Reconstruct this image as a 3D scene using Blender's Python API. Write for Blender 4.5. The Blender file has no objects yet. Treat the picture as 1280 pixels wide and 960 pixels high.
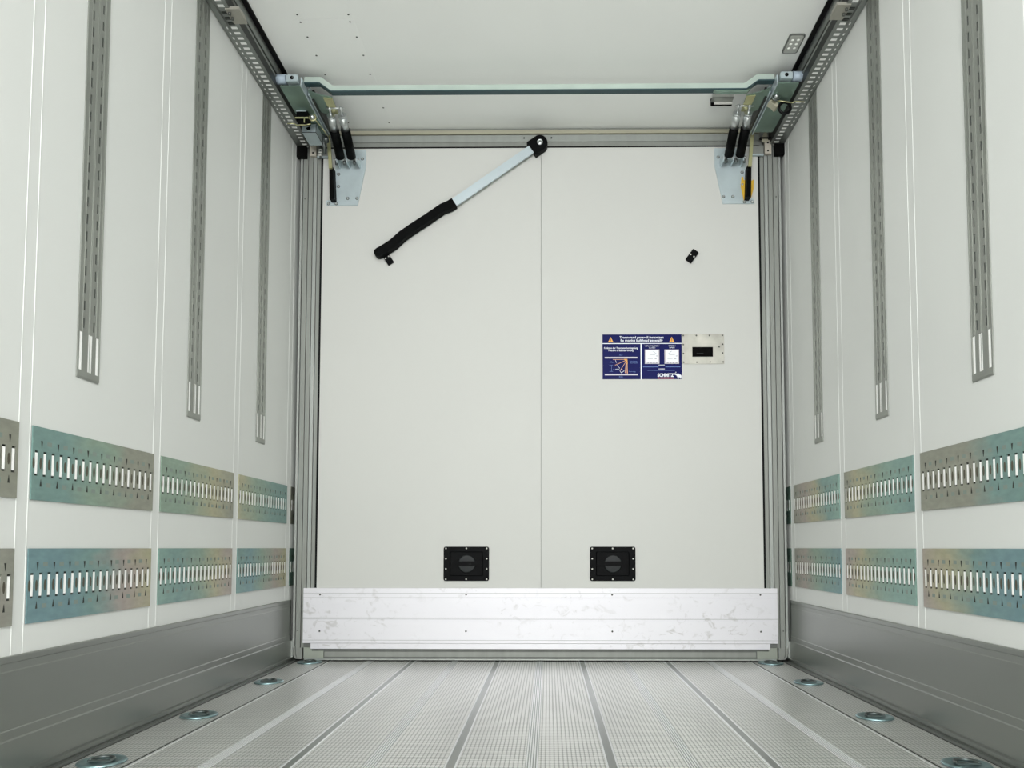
import bpy, bmesh, math, random
from mathutils import Vector, Matrix
random.seed(4)
S = bpy.context.scene
COL = S.collection
YB = -5.3            # open rear doorway
ZC = 2.69            # ceiling height
XW = 1.235           # half width

# ------------------------------------------------------------------ camera
cam = bpy.data.cameras.new('camera'); cam_o = bpy.data.objects.new('camera', cam); COL.objects.link(cam_o)
cam.sensor_width = 36; cam.lens = 950/1280*36
cam.shift_x = (640-675.72)/1280; cam.shift_y = (634.07-480)/1280
cam_o.location = (0.0434, -3.7677, 0.5569)
cam_o.rotation_euler = (math.pi/2+0.05347, -0.0003, 0.01035)
cam.clip_start = 0.02
S.camera = cam_o
# ------------------------------------------------------------------ world, light, exposure
w = bpy.data.worlds.new('sky'); S.world = w; w.use_nodes = True
w.node_tree.nodes['Background'].inputs[0].default_value = (0.985, 1.0, 0.995, 1)
w.node_tree.nodes['Background'].inputs[1].default_value = 1.3
def area(name, loc, rot, sx, sy, power, col=(1, 1, 1)):
    l = bpy.data.lights.new(name, 'AREA'); l.shape = 'RECTANGLE'; l.size = sx; l.size_y = sy; l.energy = power; l.color = col
    o = bpy.data.objects.new(name, l); COL.objects.link(o); o.location = loc; o.rotation_euler = rot; return o
area('doorway_daylight', (0, YB-0.05, 2.1), (math.pi/2-.03, 0, 0), 2.44, 1.16, 112, (1.0, 1.0, 0.995))
S.view_settings.view_transform = 'Standard'; S.view_settings.look = 'None'
S.view_settings.gamma = 1; S.view_settings.use_curve_mapping = False
S.view_settings.exposure = 0.26

# ------------------------------------------------------------------ materials
def srgb(c):
    return tuple(((v/255)/12.92 if v/255 <= .04045 else ((v/255+.055)/1.055)**2.4) for v in c)+(1,)
MATS = {}
def mat(name, rgb, rough=.5, metal=0., spec=.5, bump=None, noise=None, coat=0):
    """noise=(scale, amount, stretch xyz): wear mottling; bump=(scale, strength)"""
    m = bpy.data.materials.new(name); m.use_nodes = True; nt = m.node_tree; b = nt.nodes['Principled BSDF']
    c = srgb(rgb)
    b.inputs['Base Color'].default_value = c; b.inputs['Roughness'].default_value = rough
    b.inputs['Metallic'].default_value = metal; b.inputs['Specular IOR Level'].default_value = spec
    b.inputs['Coat Weight'].default_value = coat
    tc = nt.nodes.new('ShaderNodeTexCoord'); mp = nt.nodes.new('ShaderNodeMapping')
    nt.links.new(tc.outputs['Object'], mp.inputs[0])
    sc, am, st = noise or (6., .03, (1, 1, 1))
    mp.inputs['Scale'].default_value = st
    n = nt.nodes.new('ShaderNodeTexNoise'); n.inputs['Scale'].default_value = sc; n.inputs['Detail'].default_value = 5
    nt.links.new(mp.outputs[0], n.inputs['Vector'])
    r = nt.nodes.new('ShaderNodeValToRGB')
    r.color_ramp.elements[0].position = .3; r.color_ramp.elements[1].position = .7
    r.color_ramp.elements[0].color = tuple(v*(1-am) for v in c[:3])+(1,)
    r.color_ramp.elements[1].color = tuple(min(1, v*(1+am)) for v in c[:3])+(1,)
    nt.links.new(n.outputs[0], r.inputs[0]); nt.links.new(r.outputs[0], b.inputs['Base Color'])
    if bump:
        n2 = nt.nodes.new('ShaderNodeTexNoise'); n2.inputs['Scale'].default_value = bump[0]; n2.inputs['Detail'].default_value = 3
        nt.links.new(mp.outputs[0], n2.inputs['Vector'])
        bp = nt.nodes.new('ShaderNodeBump'); bp.inputs['Strength'].default_value = bump[1]; bp.inputs['Distance'].default_value = .002
        nt.links.new(n2.outputs[0], bp.inputs['Height']); nt.links.new(bp.outputs[0], b.inputs['Normal'])
    MATS[name] = m; return m
M = MATS
mat('liner_white', (212, 214, 211), .42, 0, .4, bump=(40, .03), noise=(1.2, .015, (1, 1, 1)))
mat('ceiling_white', (240, 242, 239), .45, 0, .4, bump=(30, .03), noise=(1.5, .02, (1, 1, 1)))
mat('panel_white', (193, 194, 190), .5, 0, .35, bump=(60, .03), noise=(1.0, .015, (1, 1, 1)))
mat('bead_white', (224, 226, 223), .35, 0, .5)
mat('kick_metal', (144, 147, 142), .34, .9, .5, bump=(30, .05), noise=(1.5, .05, (1, .3, 1)))
mat('frame_grey', (138, 141, 136), .5, .35, .5, noise=(5, .06, (6, 6, .4)))
mat('frame_light', (158, 162, 158), .45, .4, .5, noise=(5, .05, (6, 6, .4)))
mat('frame_dark', (104, 107, 103), .6, .2, .4, noise=(5, .08, (6, 6, .4)))
mat('header_beige', (172, 169, 150), .5, .2, .4, noise=(4, .05, (.4, 1, 1)))
mat('corner_putty', (146, 151, 141), .6, 0, .4, noise=(9, .06, (1, 1, 1)))
mat('gasket_black', (7, 8, 8), .6, 0, .15)
mat('plastic_black', (3, 4, 5), .5, 0, .08, noise=(30, .2, (1, 1, 1)))
mat('plastic_dark', (20, 25, 26), .4, 0, .25)
mat('rubber_black', (2, 3, 3), .6, 0, .08, noise=(30, .2, (1, 1, 1)))
mat('zinc', (190, 203, 207), .38, .5, .5, noise=(7, .10, (1, 1, 1)), bump=(40, .04))
mat('zinc_teal', (122, 144, 132), .36, .6, .5, noise=(9, .15, (1, 1, 1)))
mat('zinc_yellow', (186, 184, 140), .38, .6, .5, noise=(12, .12, (1, 1, 1)))
mat('zinc_bar', (182, 196, 188), .38, .45, .5, noise=(4, .10, (1, 1, 1)))
mat('ring_zinc', (150, 176, 180), .28, .9, .5, noise=(16, .2, (1, 1, 1)))
mat('roller_blue', (160, 174, 186), .55, .2, .4)
mat('bar_underside_shade', (52, 76, 80), .4, .4, .5)
mat('steel', (196, 200, 200), .3, .95, .5, noise=(20, .08, (1, 1, 1)))
mat('steel_dark', (92, 98, 96), .4, .8, .5)
mat('alu_arm', (186, 198, 203), .4, .55, .5, noise=(8, .04, (1, 1, 1)))
mat('track_metal', (152, 155, 149), .42, .7, .5, noise=(8, .06, (1, 1, 1)))
mat('track_slot', (72, 76, 72), .6, .3, .4)
mat('slot_dark', (44, 46, 42), .6, .2, .4)
mat('stamp', (138, 152, 144), .45, .55, .4)
mat('dimple_brown', (88, 84, 70), .5, .4, .4)
mat('slot_white', (250, 250, 248), .5, 0, .4)
mat('rail_metal', (140, 144, 140), .36, .85, .5, noise=(8, .06, (1, .2, 1)))
mat('rail_dark', (58, 61, 58), .4, .7, .5, noise=(8, .06, (1, .2, 1)))
mat('beige_plate', (198, 192, 180), .45, .4, .4)
mat('clamp_grey', (160, 158, 148), .45, .4, .4)
mat('tag_yellow', (212, 170, 52), .5, 0, .4)
mat('sign_blue', (6, 14, 80), .5, 0, .12)
mat('sign_white', (228, 232, 240), .4, 0, .5)
mat('sign_grey', (190, 186, 196), .4, 0, .5)
mat('sign_lightblue', (92, 126, 190), .4, 0, .5)
mat('sign_orange', (226, 160, 40), .4, 0, .5)
mat('sign_brown', (206, 150, 110), .4, 0, .5)
mat('sign_red', (200, 66, 62), .4, 0, .5)
mat('sign_ink', (36, 38, 40), .4, 0, .5)
mat('lens_grey', (176, 178, 172), .25, 0, .6)
mat('lens_dot', (236, 238, 232), .2, 0, .6)
mat('screw_light', (214, 214, 208), .35, .3, .5)
mat('screw_dark', (84, 86, 82), .4, .5, .5)
mat('recess_dark', (3, 3, 3), .8, 0, .1)

# brushed white aluminium kick board with handling smudges
def kickboard_mat():
    m = mat('board_alu', (218, 217, 222), .42, .3, .5, bump=(30, .04), noise=(2.0, .02, (.4, 1, 3)))
    nt = m.node_tree; b = nt.nodes['Principled BSDF']
    tc = nt.nodes.new('ShaderNodeTexCoord')
    mp = nt.nodes.new('ShaderNodeMapping'); mp.inputs['Scale'].default_value = (1, 1, 1.3); nt.links.new(tc.outputs['Object'], mp.inputs[0])
    n = nt.nodes.new('ShaderNodeTexNoise'); n.inputs['Scale'].default_value = 17; n.inputs['Detail'].default_value = 7; n.inputs['Distortion'].default_value = 1.6
    nt.links.new(mp.outputs[0], n.inputs['Vector'])
    r = nt.nodes.new('ShaderNodeValToRGB'); r.color_ramp.elements[0].position = .565; r.color_ramp.elements[1].position = .69
    r.color_ramp.elements[0].color = (0, 0, 0, 1); r.color_ramp.elements[1].color = (.4, .4, .4, 1)
    nt.links.new(n.outputs[0], r.inputs[0])
    # smudges cluster near the middle of the board
    n3 = nt.nodes.new('ShaderNodeTexNoise'); n3.inputs['Scale'].default_value = 2.3; nt.links.new(mp.outputs[0], n3.inputs['Vector'])
    r3 = nt.nodes.new('ShaderNodeValToRGB'); r3.color_ramp.elements[0].position = .42; r3.color_ramp.elements[1].position = .6
    nt.links.new(n3.outputs[0], r3.inputs[0])
    mu = nt.nodes.new('ShaderNodeMath'); mu.operation = 'MULTIPLY'
    nt.links.new(r.outputs[0], mu.inputs[0]); nt.links.new(r3.outputs[0], mu.inputs[1])
    mx = nt.nodes.new('ShaderNodeMixRGB'); mx.inputs[2].default_value = srgb((150, 148, 140))
    old = b.inputs['Base Color'].links[0].from_socket
    nt.links.new(old, mx.inputs[1]); nt.links.new(mu.outputs[0], mx.inputs[0]); nt.links.new(mx.outputs[0], b.inputs['Base Color'])
kickboard_mat()

# knurled floor: rows of small raised bars
def floor_mat():
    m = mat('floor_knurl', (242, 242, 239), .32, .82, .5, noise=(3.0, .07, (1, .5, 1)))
    nt = m.node_tree; b = nt.nodes['Principled BSDF']
    tc = nt.nodes.new('ShaderNodeTexCoord')
    sx = nt.nodes.new('ShaderNodeSeparateXYZ'); nt.links.new(tc.outputs['Object'], sx.inputs[0])
    def math_(op, a, bb=None, cc=None):
        n = nt.nodes.new('ShaderNodeMath'); n.operation = op
        for i, v in enumerate((a, bb, cc)):
            if v is None: continue
            if isinstance(v, (int, float)): n.inputs[i].default_value = v
            else: nt.links.new(v, n.inputs[i])
        return n.outputs[0]
    cx = math_('SINE', math_('MULTIPLY', sx.outputs[0], 2*math.pi/.0235))
    cy = math_('SINE', math_('MULTIPLY', sx.outputs[1], 2*math.pi/.0270))
    h = math_('MULTIPLY', cx, cy)                                  # staggered raised lozenges
    ridge = math_('MULTIPLY', math_('POWER', math_('ABSOLUTE', cx), .9), math_('POWER', math_('ABSOLUTE', cy), 1.3))
    hh = math_('MINIMUM', ridge, .5)
    bp = nt.nodes.new('ShaderNodeBump'); bp.inputs['Strength'].default_value = 1.0; bp.inputs['Distance'].default_value = .0030
    nt.links.new(hh, bp.inputs['Height']); nt.links.new(bp.outputs[0], b.inputs['Normal'])
    # darker colour in the valleys between the lozenges
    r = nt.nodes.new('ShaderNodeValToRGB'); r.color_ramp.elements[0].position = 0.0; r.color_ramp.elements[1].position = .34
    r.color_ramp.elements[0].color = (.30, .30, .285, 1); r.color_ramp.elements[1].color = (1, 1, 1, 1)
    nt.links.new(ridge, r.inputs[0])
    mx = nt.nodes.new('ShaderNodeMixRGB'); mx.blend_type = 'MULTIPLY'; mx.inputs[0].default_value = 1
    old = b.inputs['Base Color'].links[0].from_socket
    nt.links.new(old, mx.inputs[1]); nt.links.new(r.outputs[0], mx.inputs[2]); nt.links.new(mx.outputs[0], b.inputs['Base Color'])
floor_mat()
mat('floor_smooth', (150, 153, 150), .30, .9, .5, noise=(6, .07, (2, .3, 1)))
mat('floor_rib', (240, 241, 241), .34, .8, .5)
mat('floor_groove', (56, 56, 52), .6, .3, .3)

def plate_mat(cols, seed):
    """chromated zinc: iridescent film running along the plate (object y), cols = colours from y=0 to y=L"""
    m = bpy.data.materials.new('chromate'); m.use_nodes = True; nt = m.node_tree; b = nt.nodes['Principled BSDF']
    b.inputs['Metallic'].default_value = .55; b.inputs['Roughness'].default_value = .42
    tc = nt.nodes.new('ShaderNodeTexCoord'); sx = nt.nodes.new('ShaderNodeSeparateXYZ'); nt.links.new(tc.outputs['Object'], sx.inputs[0])
    mp = nt.nodes.new('ShaderNodeMapping'); mp.inputs['Location'].default_value = (seed, seed*2.1, 0); mp.inputs['Scale'].default_value = (1, 1, 2.2)
    nt.links.new(tc.outputs['Object'], mp.inputs[0])
    n = nt.nodes.new('ShaderNodeTexNoise'); n.inputs['Scale'].default_value = 5; n.inputs['Detail'].default_value = 6; nt.links.new(mp.outputs[0], n.inputs['Vector'])
    a = nt.nodes.new('ShaderNodeMath'); a.operation = 'MULTIPLY_ADD'; a.inputs[1].default_value = 1/.575; nt.links.new(sx.outputs[1], a.inputs[0])
    a2 = nt.nodes.new('ShaderNodeMath'); a2.operation = 'MULTIPLY_ADD'; a2.inputs[1].default_value = .55; a2.inputs[2].default_value = -.275
    nt.links.new(n.outputs[0], a2.inputs[0]); nt.links.new(a2.outputs[0], a.inputs[2])
    r = nt.nodes.new('ShaderNodeValToRGB'); cr = r.color_ramp
    while len(cr.elements) < len(cols): cr.elements.new(.5)
    for i, c in enumerate(cols):
        c = [(v*.72+g_*.28)*1.10 for v, g_ in zip(c, (142, 146, 136))]
        cr.elements[i].position = i/(len(cols)-1); cr.elements[i].color = srgb(c)
    nt.links.new(a.outputs[0], r.inputs[0])
    n2 = nt.nodes.new('ShaderNodeTexNoise'); n2.inputs['Scale'].default_value = 28; n2.inputs['Detail'].default_value = 5; nt.links.new(mp.outputs[0], n2.inputs['Vector'])
    mx = nt.nodes.new('ShaderNodeMixRGB'); mx.blend_type = 'OVERLAY'; mx.inputs[0].default_value = .22
    nt.links.new(r.outputs[0], mx.inputs[1]); nt.links.new(n2.outputs[0], mx.inputs[2]); nt.links.new(mx.outputs[0], b.inputs['Base Color'])
    return m

# ------------------------------------------------------------------ mesh helpers
class MB:
    def __init__(s): s.bm = bmesh.new(); s.mats = []; s.mi = 0
    def m(s, name):
        mm = M[name] if isinstance(name, str) else name
        if mm not in s.mats: s.mats.append(mm)
        s.mi = s.mats.index(mm); return s
    def _tag(s, n0):
        s.bm.faces.ensure_lookup_table()
        for f in s.bm.faces[n0:]: f.material_index = s.mi
    def poly(s, pts):
        f = s.bm.faces.new([s.bm.verts.new(p) for p in pts]); f.material_index = s.mi; return f
    def box(s, x0, x1, y0, y1, z0, z1, bev=0):
        if x0 > x1: x0, x1 = x1, x0
        if y0 > y1: y0, y1 = y1, y0
        if z0 > z1: z0, z1 = z1, z0
        n0 = len(s.bm.faces)
        v = [s.bm.verts.new((x, y, z)) for x in (x0, x1) for y in (y0, y1) for z in (z0, z1)]
        fs = [s.bm.faces.new([v[i] for i in q]) for q in ((0,1,3,2),(4,6,7,5),(0,4,5,1),(2,3,7,6),(0,2,6,4),(1,5,7,3))]
        if bev:
            es = list({e for f in fs for e in f.edges})
            bmesh.ops.bevel(s.bm, geom=es, offset=bev, segments=2, affect='EDGES')
        s._tag(n0); return s
    def prism(s, pts, axis, a, b):
        """pts 2-D outline; axis normal 0,1,2; from a to b"""
        n0 = len(s.bm.faces)
        def P(p, t):
            return {0: (t, p[0], p[1]), 1: (p[0], t, p[1]), 2: (p[0], p[1], t)}[axis]
        A = [s.bm.verts.new(P(p, a)) for p in pts]; B = [s.bm.verts.new(P(p, b)) for p in pts]
        s.bm.faces.new(A); s.bm.faces.new(B[::-1])
        for i in range(len(pts)):
            j = (i+1) % len(pts); s.bm.faces.new((A[j], A[i], B[i], B[j]))
        s._tag(n0); return s
    def cyl(s, p0, p1, r, n=16, r2=None, smooth=True):
        p0, p1 = Vector(p0), Vector(p1); d = p1-p0; r2 = r if r2 is None else r2
        q = d.to_track_quat('Z', 'Y'); n0 = len(s.bm.faces)
        A = [s.bm.verts.new(p0+q@Vector((r*math.cos(2*math.pi*i/n), r*math.sin(2*math.pi*i/n), 0))) for i in range(n)]
        B = [s.bm.verts.new(p1+q@Vector((r2*math.cos(2*math.pi*i/n), r2*math.sin(2*math.pi*i/n), 0))) for i in range(n)]
        s.bm.faces.new(A[::-1]); s.bm.faces.new(B)
        for i in range(n):
            f = s.bm.faces.new((A[i], A[(i+1) % n], B[(i+1) % n], B[i])); f.smooth = smooth
        s._tag(n0); return s
    def tube(s, pts, r, n=8):
        for a, b in zip(pts[:-1], pts[1:]): s.cyl(a, b, r, n)
        n0 = len(s.bm.faces)
        for p in pts[1:-1]: bmesh.ops.create_icosphere(s.bm, subdivisions=1, radius=r, matrix=Matrix.Translation(p))
        s._tag(n0); return s
    def lathe(s, prof, c, axis='Z', n=28):
        """prof list of (r, h)"""
        n0 = len(s.bm.faces); rings = []
        for r, h in prof:
            ring = []
            for i in range(n):
                a = 2*math.pi*i/n; x, y = r*math.cos(a), r*math.sin(a)
                p = {'Z': (x, y, h), 'Y': (x, h, y), 'X': (h, x, y)}[axis]
                ring.append(s.bm.verts.new(Vector(c)+Vector(p)))
            rings.append(ring)
        for a, b in zip(rings[:-1], rings[1:]):
            for i in range(n):
                f = s.bm.faces.new((a[i], a[(i+1) % n], b[(i+1) % n], b[i])); f.smooth = True
        s.bm.faces.new(rings[0]); s.bm.faces.new(rings[-1])
        s._tag(n0); return s
    def torus(s, c, R, r, axis='Z', n=28, k=8, a0=0, a1=2*math.pi):
        pts = []
        full = abs(a1-a0-2*math.pi) < 1e-6
        m = n if full else n+1; n0 = len(s.bm.faces); rings = []
        for i in range(m):
            a = a0+(a1-a0)*i/n; ring = []
            for j in range(k):
                b = 2*math.pi*j/k; rr = R+r*math.cos(b); h = r*math.sin(b)
                x, y = rr*math.cos(a), rr*math.sin(a)
                p = {'Z': (x, y, h), 'Y': (x, h, y), 'X': (h, x, y)}[axis]
                ring.append(s.bm.verts.new(Vector(c)+Vector(p)))
            rings.append(ring)
        for i in range(n):
            a, b = rings[i], rings[(i+1) % m]
            for j in range(k):
                f = s.bm.faces.new((a[j], a[(j+1) % k], b[(j+1) % k], b[j])); f.smooth = True
        if not full: s.bm.faces.new(rings[0]); s.bm.faces.new(rings[-1])
        s._tag(n0); return s
    def grid_plate(s, us, vs, solid, t, fmap):
        """perforated sheet: cells solid(i,j); fmap(u,v,w) -> point; w 0..t"""
        n0 = len(s.bm.faces); cache = {}
        def V(i, j, k):
            if (i, j, k) not in cache: cache[(i, j, k)] = s.bm.verts.new(fmap(us[i], vs[j], t*k))
            return cache[(i, j, k)]
        nu, nv = len(us)-1, len(vs)-1
        ok = lambda i, j: 0 <= i < nu and 0 <= j < nv and solid(i, j)
        for i in range(nu):
            for j in range(nv):
                if not ok(i, j): continue
                s.bm.faces.new((V(i,j,1), V(i+1,j,1), V(i+1,j+1,1), V(i,j+1,1)))
                s.bm.faces.new((V(i,j,0), V(i,j+1,0), V(i+1,j+1,0), V(i+1,j,0)))
                if not ok(i-1, j): s.bm.faces.new((V(i,j,0), V(i,j,1), V(i,j+1,1), V(i,j+1,0)))
                if not ok(i+1, j): s.bm.faces.new((V(i+1,j,0), V(i+1,j+1,0), V(i+1,j+1,1), V(i+1,j,1)))
                if not ok(i, j-1): s.bm.faces.new((V(i,j,0), V(i+1,j,0), V(i+1,j,1), V(i,j,1)))
                if not ok(i, j+1): s.bm.faces.new((V(i,j+1,0), V(i,j+1,1), V(i+1,j+1,1), V(i+1,j+1,0)))
        s._tag(n0); return s
    def build(s, name, parent=None, label=None, kind=None, matrix=None):
        """coordinates are world; a parented mesh is shifted into its root's frame"""
        if matrix is not None: bmesh.ops.transform(s.bm, matrix=matrix, verts=s.bm.verts)
        off = Vector((0, 0, 0)); p = parent
        while p is not None: off += p.location; p = p.parent
        if off.length: bmesh.ops.translate(s.bm, vec=-off, verts=s.bm.verts)
        bmesh.ops.recalc_face_normals(s.bm, faces=s.bm.faces)
        me = bpy.data.meshes.new(name); s.bm.to_mesh(me); s.bm.free()
        for mm in s.mats: me.materials.append(mm)
        o = bpy.data.objects.new(name, me); COL.objects.link(o)
        if parent: o.parent = parent
        if label: o['label'] = label
        if kind: o['kind'] = kind
        return o
def thing(name, label, cat, loc, group=None):
    o = bpy.data.objects.new(name, None); o.empty_display_size = .05; COL.objects.link(o); o.location = loc
    o['label'] = label; o['category'] = cat
    if group: o['group'] = group
    return o
def struct(name, mb): return mb.build(name, kind='structure')

# ================================================================== SETTING
YF = 0.75   # front end wall behind the bulkhead
gaps = [(-1.963, -1.9145), (-1.341, -1.289), (-.7126, -.660), (-.086, -.028)]
allgaps = [(-1.963-.6255*k, -1.9145-.6255*k) for k in range(7, 0, -1)] + gaps + [(.541, .593)]
for side, s in (('left', -1), ('right', 1)):
    b = MB().m('liner_white').box(s*XW, s*(XW+.05), YB, YF, 0, ZC)
    b.m('bead_white')
    for g0, g1 in allgaps:                       # rolled beads either side of every post
        for y in (g0+.004, g1-.004):
            b.prism([(s*XW, y-.0016), (s*(XW-.0009), y-.0006), (s*(XW-.0009), y+.0006), (s*XW, y+.0016)], 2, .30, 2.6)
    struct('wall_'+side, b)
    # aluminium kick rail with its stepped profile
    b = MB().m('kick_metal')
    P = [(0, .301), (.006, .301), (.0075, .298), (.0075, .286), (.0060, .284), (.0062, .267), (.0072, .264), (.0072, .129),
         (.0084, .126), (.0084, .106), (.0098, .102), (.0098, .022), (.020, .020), (.020, .012), (.0165, .011), (.0165, .007), (.026, .006), (.026, 0), (0, 0)]
    b.prism([(s*(XW-p[0]), p[1]) for p in P], 1, YB, -.005)
    struct('baseboard_'+side, b)
b = MB().m('ceiling_white').box(-XW-.05, XW+.05, YB, YF, ZC, ZC+.06); struct('ceiling', b)
b = MB().m('liner_white').box(-XW-.05, XW+.05, YF, YF+.05, 0, ZC); struct('wall_front', b)

# floor: knurled planks, ribbed and plain joints
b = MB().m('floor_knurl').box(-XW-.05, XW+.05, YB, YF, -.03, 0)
PW = .2075
for k in range(-5, 6):
    x = k*PW
    if abs(k) == 5:
        b.m('floor_groove').box(x-.004, x+.004, YB, YF, 0, .0004)
        sg = 1 if k > 0 else -1
        b.m('floor_rib').box(x-sg*.010, x-sg*.004, YB, YF, 0, .0012)
    elif k % 2 == 0:
        b.m('floor_smooth').box(x-.017, x+.017, YB, YF, 0, .0006)
        b.m('floor_rib')
        for i in range(5):
            xx = x+(i-2)*.0068
            b.prism([(xx-.002, .0006), (xx-.0012, .0024), (xx+.0012, .0024), (xx+.002, .0006)], 1, YB, YF)
    else:
        b.m('floor_smooth').box(x-.0165, x+.0165, YB, YF, 0, .0005)
        b.m('floor_rib')
        b.prism([(x-.0165, 0), (x-.0145, .0026), (x-.0115, .0026), (x-.0105, .0005)], 1, YB, YF)
        b.prism([(x+.0165, 0), (x+.0145, .0026), (x+.0115, .0026), (x+.0105, .0005)], 1, YB, YF)
for s in (-1, 1):
    b.m('floor_smooth').box(s*(XW-.027), s*(XW-.040), YB, YF, 0, .004)
    b.m('floor_groove').box(s*(XW-.040), s*(XW-.044), YB, YF, 0, .0005)
struct('floor', b)

# ================================================================== BULKHEAD
BK = thing('bulkhead', 'white movable bulkhead wall with grey frame and aluminium kick board closing off the cargo box', 'bulkhead', (0, 0, 0))
PX = 1.105; PZ0, PZ1 = .355, 2.592; PJ = .0065
b = MB().m('panel_white')
b.box(-PX, PJ-.0008, 0, .045, .09, PZ1); b.build('panel', BK)
b = MB().m('panel_white')
b.box(PJ+.0008, PX, 0, .045, .09, PZ1); b.build('panel', BK)
b = MB().m('frame_grey').box(-1.1, 1.1, .045, .06, .09, PZ1); b.build('backing_sheet', BK)
# gasket round the panels
b = MB().m('gasket_black')
b.box(-PX-.010, -PX, -.001, .04, PZ0, PZ1+.006); b.box(PX, PX+.010, -.001, .04, PZ0, PZ1+.006)
b.box(-PX, PX, -.001, .04, PZ1, PZ1+.007); b.build('gasket', BK)
# side frames: folded profiles running top to bottom
for s in (-1, 1):
    b = MB()
    bands = [(1.115, 1.134, .004, 'frame_grey'), (1.134, 1.137, .014, 'frame_dark'), (1.137, 1.154, .002, 'frame_light'),
             (1.154, 1.157, .012, 'frame_dark'), (1.157, 1.178, 0, 'frame_grey'), (1.178, 1.181, .012, 'frame_dark'),
             (1.181, 1.204, -.002, 'frame_grey'), (1.204, 1.208, .012, 'frame_dark'), (1.208, 1.2185, -.004, 'frame_light')]
    for x0, x1, y0, mm in bands:
        b.m(mm).box(s*x0, s*x1, y0, .05, .066, 2.685)
    # flexible outer lip hanging to the floor, rounded foot
    b.m('frame_light').prism([(s*1.219, .10), (s*1.2255, .10), (s*1.2255, .022), (s*1.221, .012), (s*1.216, .012), (s*1.2165, .05)], 1, -.006, .03)
    b.m('frame_grey').prism([(s*1.17, .066), (s*1.216, .066), (s*1.214, .030), (s*1.204, .012), (s*1.185, .010), (s*1.17, .010)], 1, -.003, .04)
    b.m('frame_dark').prism([(s*1.2035, .075), (s*1.2065, .075), (s*1.2045, .034), (s*1.197, .016), (s*1.1955, .018), (s*1.201, .036)], 1, -.006, .01)
    b.m('screw_dark').cyl((s*1.195, -.0035, .15), (s*1.195, 0, .15), .0035, 8)
    b.m('screw_dark').cyl((s*1.195, -.0035, 2.33), (s*1.195, 0, 2.33), .0035, 8)
    b.build('side_frame', BK)
# header
b = MB().m('frame_dark').box(-1.115, 1.115, .002, .05, 2.599, 2.688)
b.m('frame_grey').box(-1.115, 1.115, -.002, .01, 2.599, 2.621)
b.m('frame_light').box(-1.115, 1.115, -.003, .01, 2.6225, 2.658)
b.m('header_beige').box(-1.115, 1.115, -.012, .01, 2.661, 2.678)
b.m('frame_grey').box(-1.115, 1.115, -.006, .01, 2.6795, 2.6885)
b.build('header_frame', BK)
for x in (-.08, .059):
    MB().m('recess_dark').cyl((x, -.0042, 2.642), (x, -.002, 2.642), .0042, 12).build('screw', BK)
# bottom frame
b = MB().m('frame_dark').box(-1.165, 1.165, .002, .05, .012, .088)
b.m('frame_grey').box(-1.06, 1.06, -.002, .01, .022, .046); b.m('frame_dark').box(-1.06, 1.06, -.001, .01, .014, .021)
b.m('frame_light').box(-1.16, 1.16, -.005, .01, .006, .013)
b.build('bottom_frame', BK)
for s in (-1, 1):
    b = MB().m('corner_putty').prism([(s*1.163, .068), (s*1.122, .068), (s*1.122, .050), (s*1.065, .050), (s*1.065, .014), (s*1.163, .014)], 1, -.004, .004)
    b.build('corner_piece', BK)
# kick board: ribbed sheet with notched lower corners
b = MB().m('board_alu')
xs = 1.165
rows = [(.335, .359, -.014), (.313, .3335, -.0145), (.214, .3115, -.0135), (.208, .2125, -.0125), (.105, .2065, -.0135), (.090, .1035, -.0145)]
for z0, z1, y in rows: b.box(-xs, xs, y, .002, z0, z1)
b.box(-1.126, 1.126, -.0145, .002, .062, .0885)
b.m('frame_light').box(-xs+.001, xs-.001, -.011, .0, .091, .357)
b.build('kick_board', BK, label='bright aluminium kick board with smudges')
for s in (-1, 1):
    MB().m('frame_dark').box(s*1.127, s*1.162, -.010, .0, .070, .087).build('notch_block', BK)
for x in (-1.083, -.362, .356, 1.082):
    for z in (.327, .148):
        MB().m('screw_dark').lathe([(0.001, -.0185), (.003, -.018), (.0046, -.0145), (.0046, -.0130)], (x, 0, z), 'Y', 10).build('screw', BK)

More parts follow.
